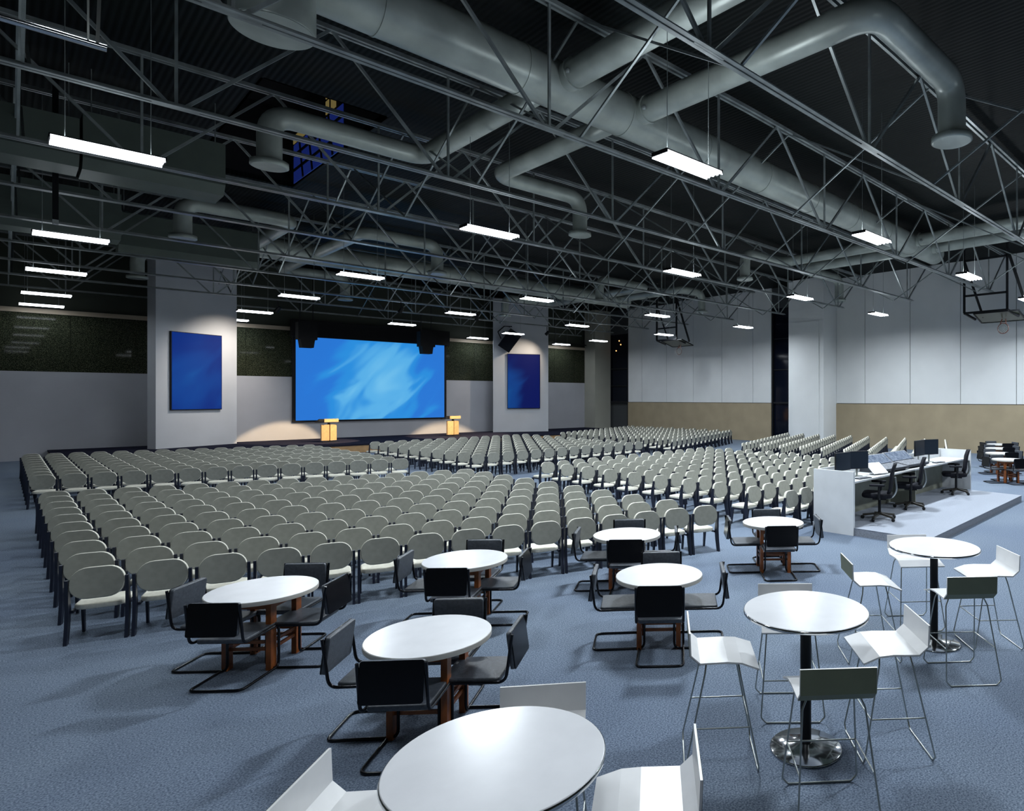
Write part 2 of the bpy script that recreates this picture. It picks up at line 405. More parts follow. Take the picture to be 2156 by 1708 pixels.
# stage end partition: low white boards, dark woven upper part, pale beam, and the hall going on above
struct('wall_front', MB().box(X0, XW, YW, YW+0.2, 0, 3.85), M_lowwall)
M_woven = mesh_glass_material()
mb = MB(); xs = [X0, -2.2, -.1, 2.06, 4.25, 6.4, 8.5, 10.65, 21.1, 23.2, 25.2, 27.4, 29.2, 30.13]
for a, b in zip(xs[:-1], xs[1:]): mb.box(a+.008, b-.008, YW+0.02, YW+0.1, 3.85, 6.38)
struct('window_3', mb, M_woven, 'dark woven glossy band of panels above the white stage wall')
struct('trim_5', MB().box(X0, 30.13, YW-0.06, YW+0.2, 6.38, 6.58), M_beam, 'pale tan beam topping the dark panel band')
struct('wall_front_upper', MB().box(X0, XW, YW+.3, YW+.5, 0, ZR), M_far)
struct('wall_back', MB().box(X0, XW, Y0-0.2, Y0, 0, ZR), M_far)
struct('wall_left', MB().box(X0-0.2, X0, Y0, YB, 0, ZR), M_far)

# stage
stg = empty('stage', (1.34, 33.9, 0), 0, label='long low dark stage with tan front along the far wall', cat='stage')
MB().box(0, 28.75, 0, YW-33.92, .36, .42).build('deck', M_stage, stg)
tag(MB().box(.02, 28.7, .04, YW-33.95, 0, .36).build('riser_board', M_riser, stg), 'tan front board')

# angled pylons with blue pictures
def pylon(xa, ya, xb, yb, label, side, pic_mat, plabel):
    d = Vector((xb-xa, yb-ya, 0)); L = d.length; ang = math.atan2(d.y, d.x)
    root = empty('display_pylon', (xa, ya, 0.42), ang, label=label, cat='pylon')
    MB().box(0, L, 0, 0.04, 0, 8.9).build('face_board', M_pillar, root)
    MB().box(-0.03, 0, 0.0, .5, 0, 8.9).box(L, L+0.03, 0, .5, 0, 8.9).build('side_board', M_pillar, root)
    return root, L, ang
pylL, LL, angL = pylon(4.59, 37.27, 7.81, 38.92, 'tall pale freestanding wall pylon left of the big screen', 'left', None, None)
pylR, LR, angR = pylon(21.76, 38.98, 24.85, 37.33, 'tall pale freestanding wall pylon right of the big screen', 'right', None, None)
dkL = picture_material('deep_blue_picture', [(0.0, (0.006, 0.10, 0.36)), (0.5, (0.003, 0.05, 0.27)), (1.0, (0.002, 0.025, 0.20))], 0.45, 0.3, 0.0, 0.2, 1.0, 0.8)
dkR = picture_material('navy_blue_picture', [(0.0, (0.004, 0.075, 0.27)), (0.45, (0.003, 0.045, 0.22)), (1.0, (0.001, 0.006, 0.09))], 0.5, 0.22, 0.55, 0.3, 1.0, 0.8)
def picture(root_xy, ang, x0, x1, z0, z1, m, label):
    o = empty('blue_picture', (root_xy[0]+math.cos(ang)*(x0+x1)/2+math.sin(ang)*0.045, root_xy[1]+math.sin(ang)*(x0+x1)/2-math.cos(ang)*0.045, (z0+z1)/2), ang, label=label, cat='picture', group='blue pictures on the pylons')
    w2, h2 = (x1-x0)/2, (z1-z0)/2
    MB().box(-w2, w2, -0.05, 0.04, -h2, h2).build('frame', M_black, o)
    MB().box(-w2+.03, w2-.03, -0.065, -0.05, -h2+.03, h2-.03).build('picture_surface', m, o)
def U(u, v, ax, ay, bx, by):
    """where the sight line through photo column u meets the vertical plane through a and b: distance along it and height"""
    a = (u-CX)/F; dx, dy = SN+CS*a, CS-SN*a
    ex, ey = bx-ax, by-ay; L = math.hypot(ex, ey); ex /= L; ey /= L
    det = dx*(-ey)-(-ex)*dy; t = (ax*(-ey)-(-ex)*ay)/det
    return (dx*t-ax)*ex+(dy*t-ay)*ey, H-(v-838)/F*t
a0 = U(357, 697, 4.59, 37.27, 7.81, 38.92); a1 = U(464, 862, 4.59, 37.27, 7.81, 38.92)
picture((4.59, 37.27), angL, a0[0], a1[0], a1[1], a0[1], dkL, 'upright blue abstract picture on the left pylon')
b0 = U(1068, 745, 21.76, 38.98, 24.85, 37.33); b1 = U(1137, 860, 21.76, 38.98, 24.85, 37.33)
picture((21.76, 38.98), angR, b0[0], b1[0], b1[1], b0[1], dkR, 'narrow navy blue picture on the right pylon under the speaker')

# projection screen
scr = empty('projection_screen', (14.84, 40.15, 1.375), 0, label='huge blue lit projection screen in a black frame above the stage', cat='screen')
bl = picture_material('blue_swirl_projection', [(0.0, (0.17, 0.53, 0.84)), (0.40, (0.10, 0.43, 0.80)), (0.62, (0.025, 0.27, 0.72)), (0.85, (0.022, 0.185, 0.66)), (1.0, (0.022, 0.18, 0.65))], 0.22, 0.12, -0.05, -0.27, 1.0, 0.7)
MB().box(-4.28, 4.28, 0, 0.12, 0, 4.72).build('frame', M_dark, scr)
MB().box(-4.13, 4.13, -0.02, 0, 0.08, 4.70).build('picture_surface', bl, scr)
dr = MB().box(-4.38, 4.38, -0.25, 0.1, 4.69, 5.60).build('valance', M_dark, scr)
for i, xx in enumerate((-3.95, 2.3)):
    s = empty('line_array_speaker', (14.6+xx, 38.1, 5.75), 0, label='black speaker box hanging at the %s top corner of the screen' % ('left', 'right')[i], cat='speaker', group='speakers above the screen')
    MB().prism([(-.33, 0.0), (.33, 0.0), (.27, -.42), (-.27, -.42)], -.25, .25, 'y').build('cabinet', M_dark, s)
    MB().box(-.44, .44, -.25, .25, 0, .9).build('mounting_bracket', M_dark, s)
    MB().tube([(-.3, 0, .9), (-.3, 0, deck_z(14.6+xx)-5.75)], .02, 6).tube([(.3, 0, .9), (.3, 0, deck_z(14.6+xx)-5.75)], .02, 6).build('hanger', M_black, s)

# speaker on right pylon
sp = empty('wall_speaker', (22.35, 37.95, 6.5), angR, label='black tilted loudspeaker on a bracket above the navy picture', cat='speaker')
MS = Matrix.Rotation(math.radians(35), 4, 'Y') @ Matrix.Rotation(math.radians(25), 4, 'X')
MB().box(-.42, .42, -.38, .30, -.62, .62, MS).build('cabinet', M_black, sp)
MB().box(-.36, .36, -.40, -.38, -.55, .55, MS).build('grille', M_mesh, sp)
MB().bar((-.55, .1, 0.1), (-.75, .1, .55), .06, .06).bar((-.75, .1, .55), (-.35, .3, .95), .06, .06).bar((-.35, .3, .95), (.15, .3, .95), .06, .06).bar((0, .3, .95), (0, .62, .95), .06, .06).build('mounting_bracket', M_black, sp)

# lecterns
def lectern(x, y, label):
    r = empty('lectern', (x, y, 0.42), 0.08, label=label, cat='lectern', group='lecterns on the stage')
    MB().prism([(-.36, -.02), (-.02, -.10), (-.02, .16), (-.36, .12)], .08, 0.90).build('front_panel', M_oak, r)
    MB().prism([(.02, -.10), (.36, -.02), (.36, .12), (.02, .16)], .08, 0.90).build('front_panel', M_oak, r)
    MB().box(-.38, .38, -.25, .25, 0, .03).box(-.04, .04, -.04, .08, .03, 1.0).build('base', M_black, r)
    MB().box(-.28, .40, -.16, -.10, 1.03, 1.20).build('top_board', M_oak, r)
    MB().prism([(-.10, 1.06), (.40, 1.0), (.40, 1.03), (-.10, 1.20)], -.52, .38, 'x').build('reading_shelf', M_black, r)
lectern(11.29, 36.74, 'left wooden lectern with split front on the dark stage')
lectern(18.07, 37.09, 'right wooden lectern with split front beneath the screen corner')
# stage spotlights hung from a truss
def spot(name, loc, tgt, e, size, label, col=(1.0, 0.72, 0.42), blend=0.22):
    r = empty(name, loc, 0, label=label, cat='spotlight', group='stage spotlights')
    d = (Vector(tgt)-Vector(loc)); q = d.to_track_quat('-Z', 'Y').to_matrix().to_4x4()
    MB().lathe([(.07, .18), (.09, .12), (.10, -.10), (.11, -.12)], 16, q).build('housing', M_black, r)
    MB().bar((0, 0, .1), (0, 0, .42), .03, .03).build('clamp', M_black, r)
    l = lamp(name+'_lamp', 'SPOT', (0, 0, 0), e, col, None, r, spot_size=math.radians(size), spot_blend=blend, shadow_soft_size=0.05)
    l.rotation_euler = d.to_track_quat('-Z', 'Y').to_euler(); l.location = d.normalized()*0.14
spot('stage_spotlight', (13.05, 32.2, 7.0), (10.62, 37.75, .42), 8000, 31, 'black spotlight on the truss aimed at the left lectern')
spot('stage_spotlight', (17.0, 32.2, 7.0), (18.4, 36.6, .42), 8000, 42, 'black spotlight on the truss aimed at the right lectern')
spot('stage_spotlight', (8.85, 36.0, 6.95), (7.5, 38.1, 4.5), 900, 90, 'black spotlight washing the top of the left pylon', (1, .88, .74), 1.0)
spot('stage_spotlight', (23.9, 36.0, 6.95), (22.9, 38.0, 4.75), 420, 90, 'black spotlight washing the top of the right pylon', (1, .82, .62), 1.0)

# ------------------------------------------------------------------ roof trusses
ZC = H+4.71                      # bottom chord
def ztop(x): return H+6.96 if x < 12 else H+6.96-(x-12)*0.0157
NODE = [1.89+4.516*i for i in range(-1, 7)]    # bottom chord nodes along X
YT = [5.79+3.792*i for i in range(-1, 10)]
tr = empty('roof_truss', (0, YT[1], 0), 0, label='x', cat='truss', group='roof trusses')
XE = 29.3
mb = MB()
for s_ in (-1, 1):
    mb.box(-4.1, XE+.25, s_*.052-.038, s_*.052+.038, ZC-.0, ZC+.02)        # horizontal legs of the two angles
    mb.box(-4.1, XE+.25, s_*.018-.005, s_*.018+.005, ZC, ZC+.075)
for x in NODE: mb.box(x-.30, x+.30, -.03, .03, ZC+.0, ZC+.02)
mb.build('bottom_chord', M_steel, tr)
mb = MB()
for s_ in (-1, 1):
    mb.bar((-4.1, s_*.06, ztop(0)), (12, s_*.06, ztop(12)), .06, .08).bar((12, s_*.06, ztop(12)), (XW-.05, s_*.06, ztop(XW)), .06, .08)
mb.build('top_chord', M_steel, tr)
vb = []
for i, x in enumerate(NODE):
    if x > XE+.1: continue
    MB().bar((x, 0, ZC+.02), (x, 0, ztop(x)), .042, .042).build('web_vertical', M_steel, tr)
    for sgn in (-1, 1):
        xt = x+sgn*2.258
        if -4.1 < xt <= XW: MB().bar((x+sgn*.10, 0, ZC+.03), (xt, 0, ztop(xt)), .052, .052, (0, 1, 0)).build('web_diagonal', M_steel, tr)
trk = kidtree(tr)
TL = ['overhead right of the camera', 'nearest one with its long bottom chord at top right', 'second nearest, crossing under the big round duct']
for i, y in enumerate(YT):
    lab = 'steel roof truss, %s' % TL[i] if i < 3 else 'steel roof truss across the hall, %s from the camera' % ORD[i-1]
    if i == 1: tr['label'] = lab
    else: copy_thing(tr, trk, (0, y, 0), 0, lab)
# crossed bracing between neighbouring trusses
cb0 = None
for i in range(len(YT)-1):
    for j, x in enumerate((0.2, 7.04, 13.74, 20.6, 27.5)):
        lab = 'crossed thin steel bracing between %s and %s trusses, %s from left' % (ORD[i], ORD[i+1], ORD[j])
        if cb0 is None:
            cb0 = empty('cross_bracing', (x, YT[0], 0), 0, label=lab, cat='bracing', group='crossed bracing between the trusses')
            MB().bar((0, 0.05, ztop(0)-.04), (0.0, 3.74, ZC+.05), .04, .04, (1, 0, 0)).build('brace_rod', M_brace, cb0)
            MB().bar((0.07, 0.05, ZC+.05), (0.07, 3.74, ztop(0)-.04), .04, .04, (1, 0, 0)).build('brace_rod', M_brace, cb0)
            ck = kidtree(cb0)
        else: copy_thing(cb0, ck, (x, YT[i], ztop(x)-ztop(0) if x > 12 else 0), 0, lab)

# ------------------------------------------------------------------ ducts
ZD = H+6.27
def duct_run(name, pts, r, label, parts=(), n=28, cat='duct', group=None, fil=0.45):
    root = empty(name, (0, 0, 0), 0, label=label, cat=cat, group=group)
    MB().tube(fillet(pts, fil, 7), r, n).build('duct_pipe', M_duct, root)
    return root
def main_duct(y0, y1, r0, r1, x0, x1, label):
    root = empty('main_air_duct', (0, 0, 0), 0, label=label, cat='duct', group='main air ducts')
    N = 12; P = [(x0+(x1-x0)*i/N, y0+(y1-y0)*i/N, ZD-.05*i/N) for i in range(N+1)]
    MB().tube(P, [r0+(r1-r0)*i/N for i in range(N+1)], 40).build('duct_pipe', M_duct, root)
    m = MB()
    for i in range(1, N):
        rr = r0+(r1-r0)*i/N; x = P[i][0]
        m.tube([(x-.02, P[i][1], P[i][2]), (x+.02, P[i][1], P[i][2])], rr+.012, 40)
    m.build('seam_band', M_duct, root)
main_duct(10.57, 11.2, .49, .42, -3.7, 27.0, 'big round main air duct crossing the roof nearest the camera')
main_duct(31.3, 31.6, .48, .42, -3.7, 27.0, 'big round main air duct at the stage end of the roof')
S9 = 0.9345
def branch(xa, yd, ye, xd, r, label, rd=None, zf=H+5.10):
    """leaves the main duct along Y at x=xa, turns along X at y=ye and drops at x=xd"""
    root = empty('branch_duct', (0, 0, 0), 0, label=label, cat='duct', group='branch air ducts with round diffusers')
    sg = 1 if ye > yd else -1
    pts = fillet([(xa, yd+sg*.2, ZD), (xa, ye, ZD), (xd, ye, ZD), (xd, ye, zf+.1)], .48, 8)
    MB().tube(pts, r, 28).build('duct_pipe', M_duct, root)
    MB().lathe([(r+.02, 0.12), (r+.12, .10), (r+.125, .0), (r+.09, -.02)], 36, T(xd, ye, zf)).build('diffuser', M_duct, root)
    MB().tube([(xa, yd+sg*.45, ZD), (xa, yd+sg*.49, ZD)], r+.03, 28).build('collar', M_duct, root)
    MB().lathe([(.02, -.05), (.045, -.04), (.045, .02), (.02, .05)], 10, T(xa-r-.02, yd+sg*.62, ZD-.1)).build('damper_handle', M_steel, root)
G2 = [
 (7.38, 10.63, 5.08, 3.69, 0.265, 'round branch duct toward the camera, nearest left one'),
 (9.36, 10.69, 4.87, 12.58, 0.265, 'bent round branch duct with white diffuser at upper right'),
 (7.30, 10.63, 16.61, 3.93, 0.240, 'bent round branch duct with diffuser left of the skylight'),
 (9.27, 10.63, 16.42, 12.10, 0.225, 'hooked branch duct with diffuser above the middle lights'),
 (24.21, 11.10, 5.08, 21.12, 0.240, 'straight branch duct near the right wall, left of a pair'),
 (25.84, 11.10, 5.08, 30.22, 0.240, 'straight branch duct near the right wall, right of a pair'),
 (24.04, 11.10, 17.25, 21.38, 0.225, 'branch duct dropping beside the near basketball goal, left'),
 (25.76, 11.10, 17.37, 29.45, 0.235, 'branch duct dropping in front of the projecting column'),
 (6.87, 31.30, 26.17, 3.86, 0.240, 'far branch duct turning down left of the stage pylon'),
 (9.10, 31.30, 25.87, 11.93, 0.235, 'far branch duct dropping above the blue screen'),
 (24.38, 31.54, 26.82, 21.03, 0.225, 'far branch duct dropping left of the far basketball goal'),
 (26.10, 31.54, 25.75, 27.82, 0.225, 'far branch duct dropping beyond the far basketball goal'),
 (6.87, 31.30, 36.38, 3.86, 0.240, 'stage end branch duct above the left pylon'),
 (9.10, 31.30, 36.38, 11.93, 0.235, 'stage end branch duct above the screen'),
 (24.38, 31.54, 36.15, 20.95, 0.225, 'stage end branch duct above the right pylon'),
]
for xa, yd, ye, xd, r, lab in G2: branch(xa, yd, ye, xd, r, lab)
big = empty('supply_drum', (2.56, 10.63, 0), 0, label='big pale vertical duct drum hanging at the top left', cat='duct')
MB().lathe([(.52, ZD), (.52, H+5.22), (.51, H+5.20)], 56, ).build('drum_shell', M_duct, big)
MB().lathe([(.50, H+5.215), (.50, H+5.19)], 56).build('drum_grille', M_duct, big)
# rectangular air handling units up left
def unit(x0, x1, y0, y1, z0, z1, label):
    r = empty('air_handling_unit', (x0, y0, z0), 0, label=label, cat='air unit', group='boxy air units below the roof')
    c = .22
    MB().prism([(0, c), (c*.8, 0), (y1-y0, 0), (y1-y0, z1-z0), (0, z1-z0)], 0, x1-x0, 'x').build('casing', M_unit, r)
    MB().tube([(.15, .3, z1-z0), (.15, .3, ZR-z0)], .012, 6).tube([(x1-x0-.15, .3, z1-z0), (x1-x0-.15, .3, ZR-z0)], .012, 6).build('hanger', M_brace, r)
unit(1.17, 3.65, 19.25, 20.4, H+4.98, H+6.2, 'long boxy air unit hanging behind the brightest left light')
unit(-1.9, 1.12, 19.25, 20.3, H+5.0, H+6.0, 'boxy air unit at the far left edge behind the truss')
unit(-1.0, 2.5, 27.0, 28.1, H+4.95, H+6.35, 'far boxy air unit behind the left lights')
unit(2.6, 6.5, 28.8, 29.7, H+4.9, H+6.2, 'long dark boxy air duct above the left pylon')
# skylight
sk = empty('skylight', (WX0, WY0, ZR), 0, label='dark skylight well with blue dusk window and tan lit panes', cat='skylight')
wx, wy = WX1-WX0, WY1-WY0
MB().box(-.05, 0, 0, wy, 0, 2.6).box(wx, wx+.05, 0, wy, 0, 2.6).box(0, wx, -.05, 0, 0, 2.6).box(0, wx, wy, wy+.05, 0, 2.6).box(0, wx, 0, wy, 2.6, 2.65).build('well', M_dark, sk)
ya, yb = 3.05, wy-.4
MB().box(wx-.03, wx-.01, ya, yb, .0, 1.28).build('glass_pane', M_winblue, sk)
mm = MB()
for z in (.42, .92): mm.box(wx-.06, wx-.03, ya, yb, z-.04, z+.04)
for k in range(1, 5): mm.bar((wx-.045, ya+(yb-ya)*k/5-.12, 0), (wx-.045, ya+(yb-ya)*k/5+.26, 1.3), .03, .09, (0, 1, 0))
mm.build('glazing_bar', M_dark, sk)
for k in range(2):
    MB().box(wx-.03, wx-.01, 3.66+.6*k, 3.66+.6*k+(.40, .26)[k], 1.38, 1.78).build('lit_pane', M_wintan, sk)
    MB().box(wx-.03, wx-.01, 3.66+.6*k, 3.66+.6*k+(.40, .26)[k], 1.86, 2.14).build('lit_pane', M_wintan, sk)
MB().box(wx-.03, wx-.01, 5.9, wy-.35, 1.34, 1.6).build('lit_pane', M_wintan, sk)

# hanging pipe at upper left and dark pole
pp = empty('hanging_pipe', (0, 6.62, 5.34), 0, label='short bright hanging pipe at the top left corner', cat='pipe')
MB().tube([(-3.0, 0, 0), (0.53, 0, 0)], .026, 14).build('pipe', M_chrome, pp)
MB().bar((.43, 0, 0.02), (.43, 0, ZR-5.34), .03, .012).bar((.48, 0, 0.02), (.64, 0.3, ZR-5.4), .02, .02).build('hanger', M_wire, pp)
po = empty('hanging_pole', (0.82, 20.8, 0), 0, label='dark vertical pole hanging behind the left edge lights', cat='pole')
MB().box(-.05, .05, -.05, .05, 6.75, ZR).build('pole', M_black, po)
MB().box(-.05, .05, -.06, .06, 6.65, 6.75).build('end_bracket', M_chrome, po)

# ------------------------------------------------------------------ high-bay light fixtures
ZL = H+3.9
lx = empty('high_bay_light', (0, 0, ZL), 0, label='x', cat='ceiling light', group='high bay tube lights')
HL = .66
MB().box(-HL-.01, HL+.01, -.17, .17, .070, .085).box(-HL-.02, -HL, -.18, .18, 0.02, .085).box(HL, HL+.02, -.18, .18, 0.02, .085).build('housing', M_black, lx)
MB().prism([(-.19, .0), (-.165, .068), (-.15, .068), (-.172, .0)], -HL, HL, 'x').prism([(.172, .0), (.15, .068), (.165, .068), (.19, .0)], -HL, HL, 'x').box(-HL+.01, HL-.01, -.14, .14, .058, .066).build('reflector', M_refl, lx)
for yy in (-.10, 0.0, .10):
    MB().tube([(-HL+.03, yy, .02), (HL-.03, yy, .02)], .024, 8).build('fluorescent_tube', M_tube, lx)
MB().box(-HL+.1, HL-.1, -.03, .03, .085, .09).build('uplight_slot', M_upslot, lx)
def wires(x):
    m = MB()
    for s_ in (-.5, .5): m.tube([(s_, 0, .085), (s_, 0, deck_z(x+s_)-ZL)], .006, 5)
    return m
wires(0).build('suspension_wire', M_brace, lx)
WD = {}
LD = {}
def lamp_data(kind, fac):
    k = (kind, round(fac, 2))
    if k not in LD:
        l = bpy.data.lights.new('high_bay_'+kind, 'AREA'); l.shape = 'RECTANGLE'; l.color = LAMP_COL
        l.size, l.size_y = (1.25, .34) if kind == 'down' else (1.2, .1)
        l.energy = (LAMP_W if kind == 'down' else UP_W)*fac
        l.spread = math.radians(170 if kind == 'down' else 180)
        LD[k] = l
    return LD[k]
XL = [0.85, 7.72, 14.25, 20.86, 27.4]
YL = [0.95, 7.42, 13.95, 22.1, 28.45, 34.95, 39.3]
ROWF = [1.15, 2.1, 1.35, 1.0, .62, .34, .08]        # the rows toward the stage are dimmed
UPF = [1.5, 3.8, 1.3, .8, .5, .3, .05]
COLF = [.22, 1.0, 1.0, 1.0, .8]
lk = kidtree(lx)
first = True
for i, y in enumerate(YL):
    for j, x in enumerate(XL):
        if i == 6 and j == 2: continue                # none before the projection screen
        lab = 'lit tube high bay light, %s across in the %s row from the camera' % (ORD[j], ORD[i])
        yy = y+0.03*j; xx = x+(.3 if (j == 0 and i > 1) else 0)
        if first: lx.location = (xx, yy, ZL); lx['label'] = lab; first = False; r = lx
        else: r = copy_thing(lx, lk, (xx, yy, ZL), 0, lab)
        f = ROWF[i]*COLF[j]
        d_ = bpy.data.objects.new('high_bay_down', lamp_data('down', f)); COL.objects.link(d_); d_.parent = r; d_.location = (0, 0, -.02)
        u_ = bpy.data.objects.new('high_bay_up', lamp_data('up', UPF[i]*max(COLF[j], .6))); COL.objects.link(u_); u_.parent = r; u_.location = (0, 0, .12); u_.rotation_euler = (math.pi, 0, 0)
        if xx > 11:
            if j not in WD: WD[j] = wires(xx).mesh('suspension_wire', M_brace)
            for c in bpy.data.objects:
                if c.parent == r and c.name.startswith('suspension_wire'): c.data = WD[j]

# ------------------------------------------------------------------ basketball goals, swung up near the right wall
def goal(x, y, z, rz, label):
    r = empty('basketball_goal', (x, y, z), rz, label=label, cat='basketball goal', group='folded basketball goals')
    m = MB(); t = .085; w_ = .90; top = deck_z(x)-z
    for xx in (-w_, w_): m.bar((xx, 0, 0), (xx, 0, top), t, t)
    for zz in (0, .75, 2.3): m.bar((-w_, 0, zz), (w_, 0, zz), t, t)
    for xx in (-w_, w_): m.bar((xx, 0, 0), (xx+.32, .5, -.26), t, t)
    m.bar((-w_, 0, 2.3), (-.25, .5, -.2), t, t).bar((w_, 0, 2.6), (w_+.75, .4, -.2), t*1.2, t*1.2)
    m.build('support_frame', M_black, r)
    MX = Matrix.Translation((.42, .04, -.05)) @ Matrix.Rotation(math.radians(-17), 4, 'X')
    b = MB().box(-.9, .9, 0, 1.05, -.015, .015, MX).build('backboard', M_bb, r)
    m = MB()
    for a, c in (((-.92, 0, 0), (.92, 0, 0)), ((-.92, 1.07, 0), (.92, 1.07, 0)), ((-.92, 0, 0), (-.92, 1.07, 0)), ((.92, 0, 0), (.92, 1.07, 0))):
        m.bar(MX @ Vector(a), MX @ Vector(c), .06, .06)
    m.build('backboard_frame', M_black, b)
    hc = (0.55, .60, -.72)
    ring = [(hc[0]+.225*math.cos(a*math.pi/14), hc[1], hc[2]+.225*math.sin(a*math.pi/14)) for a in range(28)]
    MB().tube(ring, .016, 8, True).bar((hc[0]-.12, hc[1], hc[2]+.19), (hc[0]-.07, .7, -.30), .03, .03).bar((hc[0]+.12, hc[1], hc[2]+.19), (hc[0]+.07, .7, -.30), .03, .03).build('hoop', M_red, r)
    m = MB()
    for k in range(-3, 4):
        c = .065*k; hw = math.sqrt(max(0, .21**2-c*c))
        m.tube([(hc[0]+(c-hw)*.7071, hc[1], hc[2]+(c+hw)*.7071), (hc[0]+(c+hw)*.7071, hc[1]+.02, hc[2]+(c-hw)*.7071)], .007, 4)
        m.tube([(hc[0]-(c-hw)*.7071, hc[1]+.01, hc[2]+(c+hw)*.7071), (hc[0]-(c+hw)*.7071, hc[1]+.02, hc[2]+(c-hw)*.7071)], .007, 4)
    m.build('net', M_net, r)
goal(28.33, 9.51, 6.44, -math.pi/2, 'folded basketball goal with hoop at the right edge of the hall')
goal(28.33, 29.3, 6.42, -math.pi/2, 'folded basketball goal with hoop farther down near the stage')

# ------------------------------------------------------------------ banquet chairs
def banquet_parts():
    P = {}
    MBk = Matrix.Translation((0, -.235, .645)) @ Matrix.Rotation(math.radians(90-9), 4, 'X')
    # slab local z -> world -y side ; tilt backwards at the top
    P['backrest'] = (MB().slab(rrect(.465, .345, .150, 6), .060, .020, MBk, lambda x, y: x*x*0.28-0.0), M_fabric)
    MBs = Matrix.Translation((0, -.235, .645)) @ Matrix.Rotation(math.radians(90-9), 4, 'X')
    P['back_shell'] = (MB().slab(rrect(.453, .333, .145, 6), .010, .004, MBs, lambda x, y: .0305+x*x*0.28), M_shell)
    P['seat'] = (MB().slab(rrect(.445, .46, .12, 5), .058, .018, T(0, .0, .378)), M_fabric)
    legs = []
    for s in (-1, 1):
        rear = [(-.320, 0), (-.250, 0), (-.200, .20), (-.175, .36), (-.200, .48), (-.250, .70), (-.290, .70), (-.272, .50), (-.270, .36), (-.285, .20)]
        x = s*.250
        legs.append(MB().prism(rear, x-.015, x+.015, 'x'))
        front = [(.20, .35), (.11, .36), (.125, .26), (.165, .0), (.205, 0), (.19, .20)]
        x = s*.222
        legs.append(MB().prism(front, x-.012, x+.012, 'x').bar((x, -.20, .335), (x, .18, .335), .022, .03))
    return P, legs
PART, LEGS = banquet_parts()
chair = empty('banquet_chair', (0, 0, 0), 0, label='x', cat='chair')
for n_, (m_, mt) in PART.items(): m_.build(n_, mt, chair)
for l_ in LEGS: l_.build('leg', M_cleg, chair)
MB().bar((-.22, .02, .335), (.22, .02, .335), .04, .02).build('seat_frame', M_cleg, chair)
chk = kidtree(chair)
BLK = [  # x, y of the near left back, step along a row, number in a row, step between rows, name
 ('rear left block', (0.713, 9.828), (.5329, -.1677), 15, (0, .956)),
 ('front left block', (0.67, 22.586), (.5404, -.1589), 15, (0, .976)),
 ('front centre block', (10.697, 20.177), (.5821, .0331), 14, (.003, .986)),
 ('rear centre block', (10.671, 7.395), (.5769, .026), 14, (.002, .962)),
 ('far right block', (20.475, 20.661), (.5803, .2504), 15, (.017, .984)),
 ('right wall block', (20.733, 8.116), (.5494, .2244), 15, (-.003, .959)),
]
allc = []
for name, (x0, y0), (rx, ry), n, (cx_, cy_) in BLK:
    ang = math.atan2(ry, rx)
    for r in range(10):
        for i in range(n):
            bx, by = x0+rx*i+cx_*r, y0+ry*i+cy_*r
            a = ang+random.uniform(-.015, .015)
            # the measured point is the top of the back: step forward to the chair's origin
            ox, oy = bx-math.sin(a)*.262, by+math.cos(a)*.262
            d = SN*ox+CS*oy; u = CX+F*(CS*ox-SN*oy)/d
            hidden = name == 'right wall block' and u > 1765 and r < 4
            hidden = hidden or (name == 'rear centre block' and u > 1722 and oy < 11.2)
            allc.append((math.hypot(ox, oy)+(100 if (hidden or u > 2170) else 0), ox, oy, a, name, r, i, u))
allc.sort(key=lambda t: t[0])
near = allc[:300]; far = allc[300:]
for k, (dd, ox, oy, a, name, r, i, u) in enumerate(near):
    lab = 'grey banquet chair, %s from left, %s row from the tables, %s' % (ORD[i], ORD[r], name)
    g = 'banquet chairs in the %s' % name
    if k == 0: chair.location = (ox, oy, 0); chair.rotation_euler = (0, 0, a); tag(chair, lab, group=g)
    else: copy_thing(chair, chk, (ox, oy, 0), a, lab, g)
# the rest, beyond the three hundred nearest, in one object with two materials
base_v = []; base_f = []; base_m = []; base_s = []
def acc(m_, mi):
    o = len(base_v); base_v.extend(m_.v); base_f.extend(tuple(i+o for i in f) for f in m_.f); base_m.extend([mi]*len(m_.f)); base_s.extend(m_.sm)
acc(PART['backrest'][0], 0); acc(PART['back_shell'][0], 2); acc(PART['seat'][0], 0)
for l_ in LEGS: acc(l_, 1)
V = []; Fc = []; Mi = []; Sm = []
nb = len(base_v)
for k, (dd, ox, oy, a, name, r, i, u) in enumerate(far):
    c, s = math.cos(a), math.sin(a)
    V.extend((ox+c*x-s*y, oy+s*x+c*y, z) for x, y, z in base_v)
    Fc.extend(tuple(q+k*nb for q in f) for f in base_f); Mi.extend(base_m); Sm.extend(base_s)
me = bpy.data.meshes.new('distant_banquet_chairs'); me.from_pydata(V, [], Fc)
me.materials.append(M_fabric); me.materials.append(M_cleg); me.materials.append(M_shell)
me.polygons.foreach_set('material_index', Mi); me.polygons.foreach_set('use_smooth', Sm); me.update()
o = bpy.data.objects.new('distant_banquet_chairs', me); COL.objects.link(o)
tag(o, 'hundreds of distant grey banquet chairs in blocks before the stage', 'chairs', kind='stuff')

